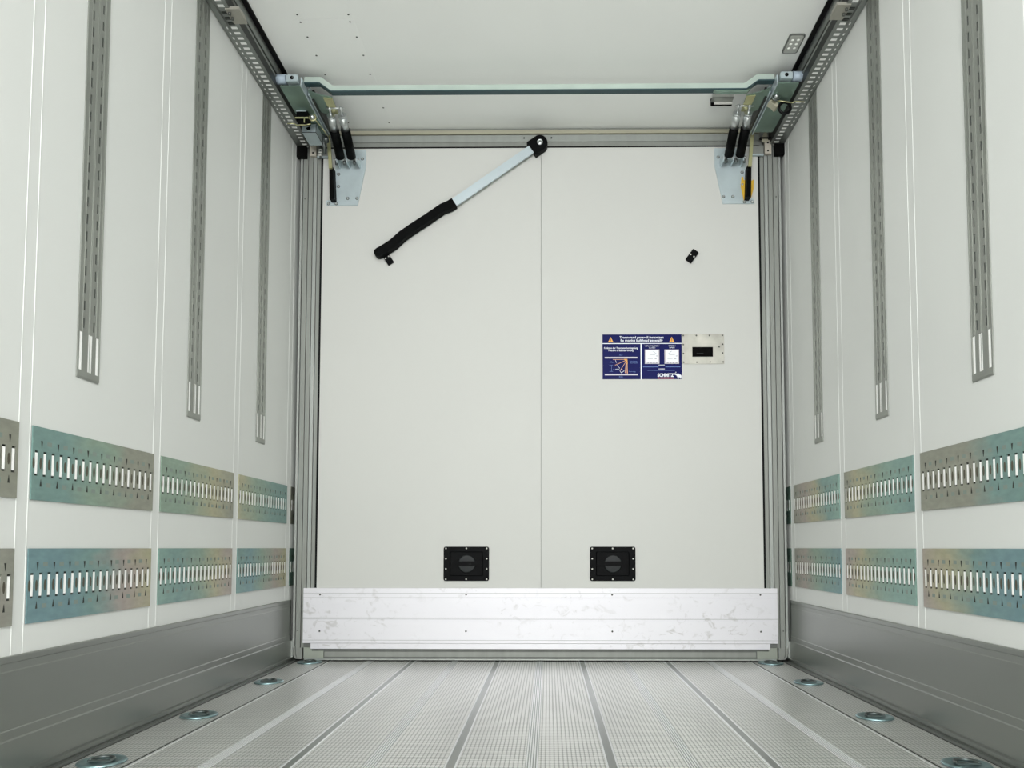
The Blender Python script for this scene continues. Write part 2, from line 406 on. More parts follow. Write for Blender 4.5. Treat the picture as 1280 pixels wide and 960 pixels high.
# recessed grab handles
def recess_handle(cx):
    cz = .4785; W, H = .1125, .0845
    def rr(w, h, r, n=4):
        out = []
        for (sx, sz, a0) in ((1, 1, 0), (-1, 1, 90), (-1, -1, 180), (1, -1, 270)):
            for i in range(n+1):
                a = math.radians(a0+90*i/n); out.append((cx+sx*(w-r)+r*math.cos(a), cz+sz*(h-r)+r*math.sin(a)))
        return out
    o = rr(W, H, .01); inn = rr(W-.030, H-.024, .006)
    b = MB().m('plastic_black')
    bm = b.bm
    def ring(pts, y): return [bm.verts.new((p[0], y, p[1])) for p in pts]
    r0, r1, r2, r3 = ring(o, 0), ring(o, -.0045), ring(inn, -.0045), ring(rr(W-.034, H-.028, .006), -.0012)
    for A, B in ((r0, r1), (r1, r2), (r2, r3)):
        for i in range(len(A)):
            j = (i+1) % len(A); bm.faces.new((A[i], A[j], B[j], B[i]))
    bm.faces.new(r3)
    hd = b.build('recessed_handle', BK, label='black recessed grab handle')
    # cavity disc seen above and below the grip
    b = MB().m('plastic_dark').lathe([(.001, -.0016), (.040, -.0016), (.044, -.0013)], (cx+.002, 0, cz), 'Y', 24).build('finger_cup', hd)
    b = MB().m('plastic_black').box(cx-W+.036, cx+W-.036, -.0075, -.0013, cz-.010, cz+.012, .002).build('grip', hd)
    for dx, dz in [(-1, 1), (0, 1), (1, 1), (-1, -1), (0, -1), (1, -1), (-1, .33), (1, .33), (-1, -.33), (1, -.33)]:
        x, z = cx+dx*(W-.0115), cz+dz*(H-.0085)
        MB().m('screw_light').lathe([(.0008, -.0068), (.0026, -.0064), (.0042, -.0045), (.0042, -.0042)], (x, 0, z), 'Y', 10).build('screw', hd)
recess_handle(-.363); recess_handle(.3605)

# stainless latch plate with black slot
b = MB().m('steel')
mat('latch_steel', (166, 165, 156), .42, .3, .5, noise=(13, .2, (1, 1, 1)), bump=(20, .08))
b = MB().m('latch_steel')
us = [.7135, .7635, .867, .923]; vs = [1.476, 1.512, 1.562, 1.627]
b.grid_plate(us, vs, lambda i, j: not (i == 1 and j == 1), .0035, lambda u, v, t: (u, -t, v))
lp = b.build('latch_plate', BK, label='stainless steel plate with black slot')
MB().m('recess_dark').box(.7635, .867, -.0006, -.0001, 1.512, 1.562).build('slot', lp)
MB().m('plastic_dark').box(.785, .82, -.0016, -.0006, 1.528, 1.531).build('latch_tongue', lp)
for (px, pz) in [(.719, 1.620), (.785, 1.620), (.850, 1.620), (.915, 1.620), (.719, 1.574), (.915, 1.575), (.719, 1.529), (.915, 1.531),
                 (.720, 1.485), (.786, 1.485), (.852, 1.486), (.917, 1.486), (.898, 1.562)]:
    MB().m('screw_dark').lathe([(.0008, -.0062), (.0028, -.0058), (.0042, -.0037), (.0042, -.0033)], (px, 0, pz), 'Y', 10).build('screw', lp)

# pull bar, hanging diagonally
pv = Vector((.000, 0, 2.598)); tip = Vector((-.822, 0, 2.032))
mid = Vector((-.448, 0, 2.282))
d = (mid-pv).normalized(); nrm = Vector((-d.z, 0, d.x)); nrm = nrm if nrm.z > 0 else -nrm
pb = None
b = MB().m('alu_arm')
a0 = pv+d*.045; hw = .0215
b.prism([((a0+nrm*hw).x, (a0+nrm*hw).z), ((mid+nrm*hw).x, (mid+nrm*hw).z), ((mid-nrm*hw).x, (mid-nrm*hw).z), ((a0-nrm*hw).x, (a0-nrm*hw).z)], 1, -.034, -.024)
pb = b.build('pull_bar', BK, label='diagonal pull bar, pale aluminium arm with black sleeve')
# pivot cap: square towards the arm, round away from it
r = .0395; cap = []
for i in range(13):
    a = -math.pi/2+math.pi*i/12
    p = pv+(-d)*(r*math.cos(a))+nrm*(r*math.sin(a)); cap.append((p.x, p.z))
e = pv+d*.052
cap += [((e+nrm*r).x, (e+nrm*r).z), ((e-nrm*r).x, (e-nrm*r).z)]
MB().m('plastic_black').prism(cap, 1, -.040, -.003).build('pivot_cap', pb)
b = MB().m('steel').lathe([(.001, -.044), (.008, -.044), (.009, -.0425), (.0115, -.0425), (.0125, -.044), (.0145, -.044), (.0155, -.040)], (pv.x+.001, 0, pv.z+.002), 'Y', 20)
b.build('bolt', pb)
MB().m('screw_dark').box(pv.x, pv.x+.002, -.0452, -.0435, pv.z-.006, pv.z+.010).build('bolt_slot', pb)
# rubber sleeve drooping along the lower half
cl = [(-.430, 2.292, .0225), (-.452, 2.278, .0225), (-.490, 2.262, .0215), (-.560, 2.213, .0215), (-.640, 2.160, .0215), (-.690, 2.124, .022), (-.735, 2.082, .0225), (-.775, 2.055, .0225), (-.808, 2.036, .0225)]
up, dn = [], []
for i, (x, z, h) in enumerate(cl):
    a = cl[max(0, i-1)]; c = cl[min(len(cl)-1, i+1)]
    t = Vector((c[0]-a[0], 0, c[1]-a[1])).normalized(); nn = Vector((-t.z, 0, t.x)); nn = nn if nn.z > 0 else -nn
    up.append((x+nn.x*h, z+nn.z*h)); dn.append((x-nn.x*h, z-nn.z*h))
t = Vector((cl[-1][0]-cl[-2][0], 0, cl[-1][1]-cl[-2][1])).normalized(); c = Vector((cl[-1][0], 0, cl[-1][1])); nn = Vector((-t.z, 0, t.x)); nn = nn if nn.z > 0 else -nn
endcap = []
for i in range(1, 8):
    a = math.pi/2-math.pi*i/8; p = c+t*(.0225*math.cos(a))+nn*(.0225*math.sin(a)); endcap.append((p.x, p.z))
MB().m('rubber_black').prism(up+endcap+dn[::-1], 1, -.046, -.008).build('rubber_sleeve', pb)
def clip(cx, cz, ang, h0, h1, parent, w=.0155):
    b = MB().m('plastic_black').box(-w, w, -.016, 0, -h0, h1, .002)
    mt = Matrix.Translation((cx, 0, cz))@Matrix.Rotation(ang, 4, 'Y')
    o = b.build('holding_clip', parent, matrix=mt, label='small black clip')
    for sx in (-1, 1):
        p = mt@Vector((sx*w*.58, 0, .0))
        MB().m('screw_light').lathe([(.0008, -.0185), (.0028, -.018), (.0042, -.0162), (.0042, -.0155)], (p.x, 0, p.z), 'Y', 10).build('screw', o)
clip(.7665, 2.0235, math.radians(36), .033, .033, BK, .0175)
clip(-.770, 2.020, math.radians(-33), .036, .010, BK, .0165)

# ================================================================== SAFETY SIGN
SG = thing('safety_sign', 'dark blue instruction sign with two yellow warning triangles on the white bulkhead', 'sign', (.513, -.0015, 1.513))
SG.location.y = -.0015
X0, X1, Z0, Z1 = .3145, .711, 1.400, 1.627
def sx(u): return X0+(u-753)/(852-753)*(X1-X0)         # sheet coordinates (horizontal)
def sz(v): return Z1-(v-418)/(474-418)*(Z1-Z0)
MB().m('sign_blue').box(X0, X1, -.0016, 0, Z0, Z1).build('sign_sheet', SG)
MB().m('sign_white').box(X0, X1, -.0020, -.0016, sz(429.9), sz(429.0)).box(sx(800.6), sx(801.8), -.0020, -.0016, Z0, sz(429.9)).build('divider', SG, label='white dividing lines')
def text(body, u, v, size, mm, parent, name='lettering', align='CENTER', wid=None, y=-.0020, bold=.0):
    cu = bpy.data.curves.new('t', 'FONT'); cu.body = body; cu.size = size; cu.align_x = align; cu.align_y = 'CENTER'; cu.extrude = .0001; cu.offset = bold
    cu.resolution_u = 2
    o = bpy.data.objects.new('t', cu); COL.objects.link(o)
    bpy.context.view_layer.update()
    me = bpy.data.meshes.new_from_object(o.evaluated_get(bpy.context.evaluated_depsgraph_get()))
    COL.objects.unlink(o); bpy.data.objects.remove(o); bpy.data.curves.remove(cu)
    sc = 1.
    if wid:
        xs_ = [vv.co.x for vv in me.vertices]; sc = wid/(max(xs_)-min(xs_))
    off = parent.location if parent else Vector((0, 0, 0))
    for vv in me.vertices:
        c = vv.co.copy(); vv.co = Vector((sx(u)+c.x*sc, y-c.z, sz(v)+c.y))-off
    me.materials.clear(); me.materials.append(M[mm]); me.name = name
    oo = bpy.data.objects.new(name, me); COL.objects.link(oo); oo.parent = parent
    return oo
U = (X1-X0)/99.
text('Trennwand generell festsetzen', 802.0, 421.9, .0165, 'sign_white', SG, wid=55*U, bold=.0003)
text('fix moving bulkhead generally', 802.0, 425.7, .0165, 'sign_white', SG, wid=53*U, bold=.0003)
text('Funktion der Trennwandverriegelung', 776.0, 435.2, .0125, 'sign_white', SG, wid=42*U, bold=.0002)
text('Function of bulkhead locking', 776.0, 438.2, .0125, 'sign_white', SG, wid=31*U, bold=.0002)
text('VERSCHLOSSEN', 815.0, 432.6, .0085, 'sign_white', SG, wid=18*U)
text('CLOSED', 815.0, 434.9, .0085, 'sign_white', SG, wid=8*U)
text('OFFEN', 839.8, 432.6, .0085, 'sign_white', SG, wid=8.5*U)
text('OPEN', 839.8, 434.9, .0085, 'sign_white', SG, wid=6.5*U)
text('Dach', 776, 443.9, .0085, 'sign_lightblue', SG, wid=4*U)
text('Boden', 776, 471.0, .0085, 'sign_lightblue', SG, wid=4.6*U)
text('offen', 764.5, 452.7, .009, 'sign_lightblue', SG, wid=6*U)
text('Schwenk-', 792, 451.8, .007, 'sign_lightblue', SG, wid=10*U)
text('bereich', 792, 453.8, .007, 'sign_lightblue', SG, wid=9*U)
text('Einbau', 768.5, 462.2, .007, 'sign_lightblue', SG, wid=5*U)
text('Fixierung', 790, 464.6, .007, 'sign_lightblue', SG, wid=8*U)
# warning triangles
for u in (763.3, 839.7):
    b = MB().m('sign_orange'); zt, zb, h = sz(421.2), sz(427.8), 3.3*U
    b.prism([(sx(u)-h, zb), (sx(u)+h, zb), (sx(u), zt)], 1, -.0022, -.0016)
    tr = b.build('warning_triangle', SG, label='yellow warning triangle')
    b = MB().m('sign_ink').box(sx(u)-.0012, sx(u)+.0012, -.0025, -.0022, sz(426.0), sz(423.3)); b.box(sx(u)-.0012, sx(u)+.0012, -.0025, -.0022, sz(427.2), sz(426.6))
    b.build('exclamation_mark', tr)
# hinge diagram
def ln(b, u0, v0, u1, v1, w=.0011, y=-.0021):
    a, c = Vector((sx(u0), 0, sz(v0))), Vector((sx(u1), 0, sz(v1))); t = (c-a).normalized(); n = Vector((-t.z, 0, t.x))*w
    b.prism([((a+n).x, (a+n).z), ((c+n).x, (c+n).z), ((c-n).x, (c-n).z), ((a-n).x, (a-n).z)], 1, y, -.0016)
b = MB().m('sign_grey'); ln(b, 755.8, 447.1, 796.5, 447.1, .0036); ln(b, 755.8, 468.3, 796.8, 468.3, .0036)
b.m('sign_orange'); ln(b, 780, 449.3, 784, 449.3, .0022, -.0022); ln(b, 783.6, 448.8, 783.8, 455, .002, -.0022); ln(b, 781, 450, 783.4, 452.6, .0018, -.0022)
b.m('sign_brown'); ln(b, 766, 449.4, 781, 449.4); ln(b, 783.3, 450, 768.5, 456.6); ln(b, 783, 451, 775, 463.2); ln(b, 783.5, 454, 783.9, 467, .0022); ln(b, 782.3, 455, 781.3, 466.5, .0016)
b.m('sign_white'); ln(b, 769, 450, 770.5, 453.6, .0007); ln(b, 771, 456.6, 774.6, 460.4, .0007); ln(b, 769, 461.5, 774, 461.4, .0007); ln(b, 776, 461.4, 780, 463.2, .0007)
ln(b, 774.5, 463.4, 776.5, 466.2, .0008); ln(b, 780, 463.6, 776.5, 466.2, .0008)
b.m('sign_lightblue'); ln(b, 764.3, 456.5, 764.3, 464, .0006); ln(b, 761.5, 456.5, 766, 456.5, .0005); ln(b, 761.5, 464.3, 766, 464.3, .0005)
b.build('hinge_diagram', SG, label='orange and grey hinge diagram')
for u0 in (805.9, 830.4):
    b = MB().m('sign_grey').box(sx(u0), sx(u0+18.2), -.0020, -.0016, sz(454.9), sz(437.0))
    b.m('sign_white').box(sx(u0+1.8), sx(u0+16.4), -.0023, -.0020, sz(453.3), sz(438.0))
    b.m('sign_ink')
    f = 1 if u0 < 820 else -1
    ln(b, u0+9.5+f*.6, 439.2, u0+9.5+f*5, 442.6, .0006, -.0025)
    ln(b, u0+5.8, 443.5, u0+13, 443.5, .0006, -.0025); ln(b, u0+3.5, 448.5, u0+10, 448.5, .0006, -.0025); ln(b, u0+12.3, 448.5, u0+14.6, 448.5, .0011, -.0025)
    ln(b, u0+14.2, 445.2, u0+16, 445.2, .0011, -.0025)
    for q in range(4): ln(b, u0+3+q*3.6, 453.9, u0+5+q*3.6, 453.9, .0010, -.0025)
    b.build('picture', SG)
b = MB().m('sign_lightblue'); ln(b, 803.5, 458.8, 823, 458.8, .0011); ln(b, 831.5, 458.8, 850, 458.8, .0011)
ln(b, 809, 463.3, 843, 463.3, .0005); b.m('sign_white'); ln(b, 823, 456.4, 830.6, 456.4, .0012); ln(b, 823, 461.3, 830.6, 461.3, .0012)
b.build('rule_lines', SG)
text('SCHMITZ', 831.6, 469.3, .0225, 'sign_white', SG, name='logo_lettering', wid=20.5*U, bold=.0011)
text('CARGOBULL', 831.8, 472.8, .0085, 'sign_red', SG, name='logo_lettering', wid=20*U, bold=.0004)
EL = [(183,150),(225,148),(255,160),(264,182),(250,212),(210,258),(180,300),(190,320),(240,312),(295,303),(320,314),(380,308),(448,305),(456,385),(500,385),(560,395),(620,420),(660,460),(680,520),(675,590),(664,670),(655,690),(652,770),(592,772),(594,740),(590,700),(575,665),(520,650),(425,635),(440,690),(460,772),(385,774),(395,750),(360,650),(322,543),(280,540),(277,490),(262,455),(195,442),(210,425),(150,410),(100,385),(68,335),(78,335),(105,360),(150,385),(130,350),(125,310),(150,270),(200,215),(235,180),(225,168),(205,170)]
b = MB().m('sign_white').prism([(sx(842.0+(x-68)/612*9.4), sz(465.0+(y-148)/626*8.6)) for x, y in EL], 1, -.0022, -.0016)
b.build('elephant_emblem', SG, label='white elephant emblem')

# ================================================================== LASHING PLATES ON THE SIDE WALLS
L = .5765; PH = .184; NS = 18
def lashing_plate(side, y0, z0, cols, label, L=L, ns=NS, seed=1.):
    s = -1 if side == 'left' else 1
    T = thing('lashing_plate', label, 'wall plate', (s*XW, y0, z0), 'slotted lashing plates on the side walls')
    X = lambda w: s*(XW-.0012-w)
    pitch = .5765/18
    us = [0]; sl = []
    for i in range(ns):
        c = (i+.5)*pitch
        if c+.008 > L: break
        us += [c-.0066, c+.0066]; sl.append(c)
    us.append(L)
    vs = [0, PH/2-.0315, PH/2+.0315, PH]
    fm = lambda u, v, w: (X(w), y0+u, z0+v)
    m = plate_mat(cols, seed)
    b = MB().m(m); b.grid_plate(us, vs, lambda i, j: not (i % 2 == 1 and j == 1), .0032, fm)
    sheet = b
    b = MB().m('slot_dark'); b.box(X(-.0011), X(-.0002), y0+.002, y0+L-.002, z0+.01, z0+PH-.01); b.build('backing', T)
    b = MB().m('slot_white')
    for c in sl: b.box(X(-.0002), X(.0028), y0+c-.0040, y0+c+.0040, z0+PH/2-.0262, z0+PH/2+.0262)
    b.build('slot_filler', T, label='white strips showing in the slots')
    b = sheet.m('dimple_brown')
    dimple = [c+pitch/2 for c in sl if c+pitch/2 < L-.004]+[pitch*.12+.002]
    for c in dimple:
        pts = [(y0+c+.0042*math.cos(a), z0+PH/2+.0145*math.sin(a)) for a in [2*math.pi*k/10 for k in range(10)]]
        b.prism(pts, 0, X(.0031), X(.0036))
    b.m('stamp')
    for i in range(1, len(sl)-1, 2):
        c = y0+sl[i]+pitch*.5
        for zz in (z0+PH-.040, z0+.040): b.box(X(.0031), X(.00325), c-.009, c+.009, zz-.0055, zz+.0055)
    b.m('slot_dark')
    for i in range(0, len(sl)-1, 2):
        c = y0+sl[i]+pitch*.5+(.002 if s < 0 else -.002)
        for zz, sg in ((z0+PH-.044, 1), (z0+.044, -1)):
            h = .0095
            b.prism([(c-.0034, zz+sg*h), (c+.0034, zz+sg*h), (c+.0026, zz+sg*h*.1), (c+.0004, zz-sg*h), (c-.0018, zz+sg*h*.1)], 0, X(.0031), X(.0036))
    b.build('slotted_sheet', T)
    return T
olive = (134, 134, 122); grey = (140, 140, 130); teal = (104, 140, 138); blue = (98, 136, 146); green = (126, 150, 134); pink = (160, 146, 140); gold = (166, 160, 128); pale = (176, 184, 172); mint = (120, 156, 148)
ys = [gaps[0][1], gaps[1][1], gaps[2][1], gaps[3][1]]
UZ, LZ = .6755, .3713
nm = ['nearest the camera', 'second', 'third']
P = lashing_plate
P('left', ys[0]-.6257, UZ, [olive, olive, grey, olive], 'grey slotted steel plate of the upper left row, cut by the photo edge', seed=1)
P('left', ys[0]-.6257, LZ, [olive, grey, pink, grey], 'grey slotted steel plate of the lower left row, cut by the photo edge', seed=2)
P('left', ys[0], UZ, [teal, teal, green, olive, olive], 'large slotted plate of the upper left row, teal on its near half, grey beyond', seed=3)
P('left', ys[0], LZ, [blue, blue, teal, pink, gold], 'large slotted plate of the lower left row, strongly blue at its near end', seed=4)
P('left', ys[1], UZ, [green, green, gold, olive], 'middle slotted plate of the upper left row, olive green', seed=5)
P('left', ys[1], LZ, [mint, teal, green, gold, pink], 'middle slotted plate of the lower left row, mint fading to pinkish grey', seed=6)
P('left', ys[2], UZ, [gold, green, teal, teal], 'small far slotted plate of the upper left row, next to the bulkhead frame', seed=7)
P('left', ys[2], LZ, [teal, blue, green, pink, gold], 'small far slotted plate of the lower left row, next to the bulkhead frame', seed=8)
P('right', ys[0], UZ, [teal, teal, olive, olive, olive], 'large slotted plate of the upper right row, cut by the photo edge', seed=9)
P('right', ys[0], LZ, [blue, blue, teal, gold, pink], 'large slotted plate of the lower right row, blue green, cut by the photo edge', seed=10)
P('right', ys[1], UZ, [teal, mint, green, gold, olive], 'middle slotted plate of the upper right row, green with teal near end', seed=11)
P('right', ys[1], LZ, [mint, mint, green, gold, pink], 'middle slotted plate of the lower right row, pale mint and gold sheen', seed=12)
P('right', ys[2], UZ, [mint, teal, gold, pink, olive], 'small far slotted plate of the upper right row, beside the bulkhead frame', seed=13)
P('right', ys[2], LZ, [blue, teal, green, pink, grey], 'small far slotted plate of the lower right row, beside the bulkhead frame', seed=14)
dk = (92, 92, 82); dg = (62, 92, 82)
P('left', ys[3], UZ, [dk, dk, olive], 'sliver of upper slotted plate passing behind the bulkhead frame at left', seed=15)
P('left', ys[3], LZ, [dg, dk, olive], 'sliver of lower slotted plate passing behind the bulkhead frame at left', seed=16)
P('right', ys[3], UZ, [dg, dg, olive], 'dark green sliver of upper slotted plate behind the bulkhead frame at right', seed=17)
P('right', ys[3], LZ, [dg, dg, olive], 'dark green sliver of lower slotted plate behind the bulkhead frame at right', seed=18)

# ================================================================== VERTICAL DOUBLE DECK TRACKS
def deck_track(s, yc, label):
    T = thing('wall_track', label, 'wall track', (s*XW, yc, 1.02), 'vertical slotted tracks on the side walls')
    W = .101; y0 = yc-W/2; z0 = 1.0195; H = 2.590-z0
    X = lambda w: s*(XW-w)
    us = [0, .008, .0205, .0215, .0295, .043, .047, .0545, .065, .0675, .0755, .083, .0955, W]
    cut = {1, 7, 11, 5}; slotc = {3, 9}
    vs = [0, .022, .128]; z = .140
    while z+.028 < H-.02: vs += [z, z+.028]; z += .0487
    vs.append(H)
    def solid(i, j):
        if j == 1: return i not in (1, 6, 7, 11)
        if j >= 3 and j % 2 == 1 and i in slotc: return False
        return True
    b = MB().m('track_metal').grid_plate(us, vs, solid, .0022, lambda u, v, w: (X(w+.0008), y0+u, z0+v)); b.build('slotted_profile', T)
    b = MB().m('track_slot').box(X(.0001), X(.0006), y0+.015, y0+W-.015, z0+.134, z0+H-.01)
    b.build('backing', T)
    b = MB().m('track_metal')
    for u0, u1 in ((.0, .0035), (.0185, .0205), (.047, .0485), (.0525, .054), (.0805, .0825), (W-.0035, W)):
        b.box(X(.0029), X(.0040), y0+u0, y0+u1, z0+(.02 if u0 in (0., .0525) or u0 > .09 else .130), z0+H)
    b.box(X(.0029), X(.0044), y0, y0+W, z0+.004, z0+.022)
    b.build('rib', T)
    b = MB().m('slot_white').box(X(.0001), X(.0022), y0+.0085, y0+.020, z0+.0225, z0+.1275).box(X(.0001), X(.0022), y0+.0475, y0+.0645, z0+.0225, z0+.1275).box(X(.0001), X(.0022), y0+.0835, y0+.095, z0+.0225, z0+.1275)
    b.build('end_window', T, label='white strips in the foot of the track')
    return T
for s, sd in ((-1, 'left'), (1, 'right')):
    for yc, w in ((-1.698, 'nearest the camera, its foot the lowest pictured'), (-1.069, 'middle one of three'), (-.436, 'closest to the bulkhead')):
        txt = {('left', -1.698): 'wide grey slotted vertical track on left wall, nearest the camera',
               ('left', -1.069): 'grey slotted vertical track on left wall, middle one of three',
               ('left', -.436): 'narrow looking grey slotted track on left wall, closest to the bulkhead',
               ('right', -1.698): 'wide grey slotted vertical track on right wall, nearest the camera',
               ('right', -1.069): 'grey slotted vertical track on right wall, middle one of three',
               ('right', -.436): 'narrow looking grey slotted track on right wall, closest to the bulkhead'}[(sd, yc)]
        deck_track(s, yc, txt)

# ================================================================== CEILING RAILS
for s, sd in ((-1, 'left'), (1, 'right')):
    T = thing('ceiling_rail', 'perforated metal running rail in the %s corner between wall and ceiling' % sd, 'rail', (s*1.2, -.02, 2.6), 'running rails along the ceiling corners')
    pitch = .0307; ys_ = [YB+.02]; n = 44
    start = -.0135-pitch*(n-1)
    sl = []
    for i in range(n):
        c = start+i*pitch
        ys_ += [c-.0078, c+.0078]; sl.append(c)
    ys_.append(-.010)
    xs_ = [1.161, 1.176, 1.2005, 1.213, 1.2195, XW-.002]
    solidc = lambda c: (-1.00 < c < -.905)
    def solid(i, j):
        if i % 2 == 1:
            c = sl[(i-1)//2]
            if solidc(c) : return True
            if j == 1: return False
            if j == 3 and -.905 < c < -.19: return False
        return True
    b = MB().m('rail_metal').grid_plate(ys_, xs_, solid, .003, lambda u, v, t: (s*v, u, 2.5925+t*.5)); b.build('perforated_flange', T)
    b = MB().m('slot_white').box(s*1.1725, s*1.2235, -1.5, -.012, 2.5940, 2.5953); b.build('filler_strip', T, label='white strip showing through the perforations')
    b = MB().m('rail_dark').box(s*1.161, s*1.165, YB+.02, -.02, 2.5955, 2.689)  # web colour darkened for the shade between rail and carriage
    b.m('rail_metal').prism([(s*1.161, 2.634), (s*1.156, 2.636), (s*1.156, 2.639), (s*1.161, 2.641)], 1, YB+.02, -.02)
    b.m('rail_metal').prism([(s*1.161, 2.658), (s*1.155, 2.672), (s*1.150, 2.6885), (s*1.161, 2.6885)], 1, YB+.02, -.02)
    b.build('channel_web', T)
    b = MB().m('gasket_black').box(s*1.150, s*1.131, YB+.02, -.02, 2.682, 2.6895); b.build('rubber_seal', T, label='black rubber seal')
    # stiffening lip on the near section
    b = MB().m('rail_metal').prism([(s*1.203, 2.5925), (s*1.2085, 2.5925), (s*1.2085, 2.586), (s*1.206, 2.584)], 1, YB+.02, -.895); b.build('lip', T)
    # end stop
    b = MB().m('recess_dark').box(s*1.184, s*1.232, -.030, -.006, 2.536, 2.5925); b.build('end_cap', T, label='black end cap')
    # splice clamp
    b = MB().m('clamp_grey').box(s*1.125, s*1.178, -1.015, -.955, 2.588, 2.6)
    b.prism([(s*1.178, 2.590), (s*1.125, 2.590), (s*1.137, 2.625), (s*1.160, 2.625)], 1, -.960, -.930)
    cl_ = b.build('splice_clamp', T, label='beige splice clamp with two bolts')
    for yy in (-.995, -.968):
        MB().m('screw_dark').cyl((s*1.168, yy, 2.580), (s*1.168, yy, 2.590), .006, 8).build('bolt', cl_)
    b = MB().m('rail_dark')
    for yy in (-.99, -.96, -.93): b.box(s*1.176, s*1.2, yy-.006, yy+.006, 2.590, 2.5925)
    b.build('blanked_slot', T)

# ================================================================== CEILING COVER STRIPS, LAMP, CATCH
for k, (ya, yb_, riv, lab) in enumerate([
    (-.8215, -.016, [(-.963, -.801), (-.761, -.801), (-.963, -.711), (-.757, -.709), (-.962, -.592), (-.758, -.591), (-.963, -.459), (-.760, -.459), (-.757, -.198), (-.999+.04, -.136), (-.961, -.072), (-.756, -.070)],
     'flat white riveted strip on the ceiling, far section ending at the bulkhead'),
    (-2.6, -.8235, [(-.962, -.845), (-.757, -.843)], 'flat white riveted strip on the ceiling, section cut by the top of the photo')]):
    T = thing('ceiling_strip', lab, 'ceiling strip', (-.86, (ya+yb_)/2, ZC), 'riveted cover strips on the ceiling')
    MB().m('ceiling_white').box(-.977, -.744, ya, yb_, ZC-.0014, ZC).build('sheet', T)
    for x, y in riv:
        MB().m('screw_dark').lathe([(.0008, -.0030), (.0030, -.0026), (.0045, -.0014), (.0045, -.0010)], (x, y, ZC), 'Z', 10).build('rivet', T)
T = thing('ceiling_lamp', 'small rounded rectangular lamp set in the ceiling beside the right rail', 'lamp', (1.078, -.655, ZC))
def rrect(cx, cy, w, h, r, n=4):
    out = []
    for (sx_, sy_, a0) in ((1, 1, 0), (-1, 1, 90), (-1, -1, 180), (1, -1, 270)):
        for i in range(n+1):
            a = math.radians(a0+90*i/n); out.append((cx+sx_*(w-r)+r*math.cos(a), cy+sy_*(h-r)+r*math.sin(a)))
    return out
LX, LY = 1.080, -.652
MB().m('frame_dark').prism(rrect(LX, LY, .033, .060, .010), 2, ZC-.006, ZC).build('bezel', T)
MB().m('lens_grey').prism(rrect(LX, LY, .0275, .0545, .007), 2, ZC-.0075, ZC-.006).build('lens', T)
for i in range(3):
    for j in range(2):
        MB().m('lens_dot').lathe([(.0008, -.0098), (.005, -.0092), (.007, -.0075), (.007, -.0070)], (LX-.012+j*.024, LY-.028+i*.026, ZC), 'Z', 12).build('led', T)
T = thing('ceiling_catch', 'small grey metal catch bracket on the ceiling behind the right end of the crossbar', 'bracket', (.855, -.3, ZC))
b = MB().m('track_metal').box(.815, .915, -.345, -.300, ZC-.004, ZC)
b.box(.815, .915, -.300, -.257, ZC-.020, ZC-.016); b.box(.815, .915, -.303, -.299, ZC-.020, ZC-.002); b.build('bracket_plate', T)
MB().m('recess_dark').box(.815, .915, -.257, -.250, ZC-.034, ZC).build('rear_edge', T)
MB().m('screw_light').box(.830, .915, -.2615, -.257, ZC-.031, ZC-.021).build('edge_highlight', T)  # pale strip painted in as the highlight on the bracket
for x in (.826, .903):
    MB().m('screw_dark').lathe([(.0008, -.009), (.005, -.008), (.006, -.004), (.006, -.0035)], (x, -.322, ZC), 'Z', 10).build('screw', T)

# ================================================================== CROSSBAR
T = thing('crossbar', 'long galvanised square crossbar under the ceiling, cranked near both ends', 'crossbar', (0, -.47, 2.61))
h = .0135
top = [(-1.0495, 2.649+h), (-.979+.004, 2.649+h), (-.925+.004, 2.609+h), (.921-.004, 2.609+h), (.975-.004, 2.649+h), (1.0495, 2.649+h)]
bot = [(-1.0495, 2.649-h), (-.979-.004, 2.649-h), (-.925-.004, 2.609-h), (.921+.004, 2.609-h), (.975+.004, 2.649-h), (1.0495, 2.649-h)]
MB().m('zinc_bar').prism(top+bot[::-1], 1, -.484, -.457).build('square_tube', T)
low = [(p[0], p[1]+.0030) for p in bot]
MB().m('bar_underside_shade').prism(low+[(p[0], p[1]-.003) for p in bot[::-1]], 1, -.4855, -.4555).build('shaded_underside', T, label='dark teal underside strip, shade put into its colour')  # the bar's shaded underside, put into the colour of a separate strip
MB().m('zinc_teal').prism([(.775, 2.5945), (.80, 2.585), (.93, 2.585), (.945, 2.600), (.93, 2.5945)], 1, -.480, -.462).build('stiffener', T)

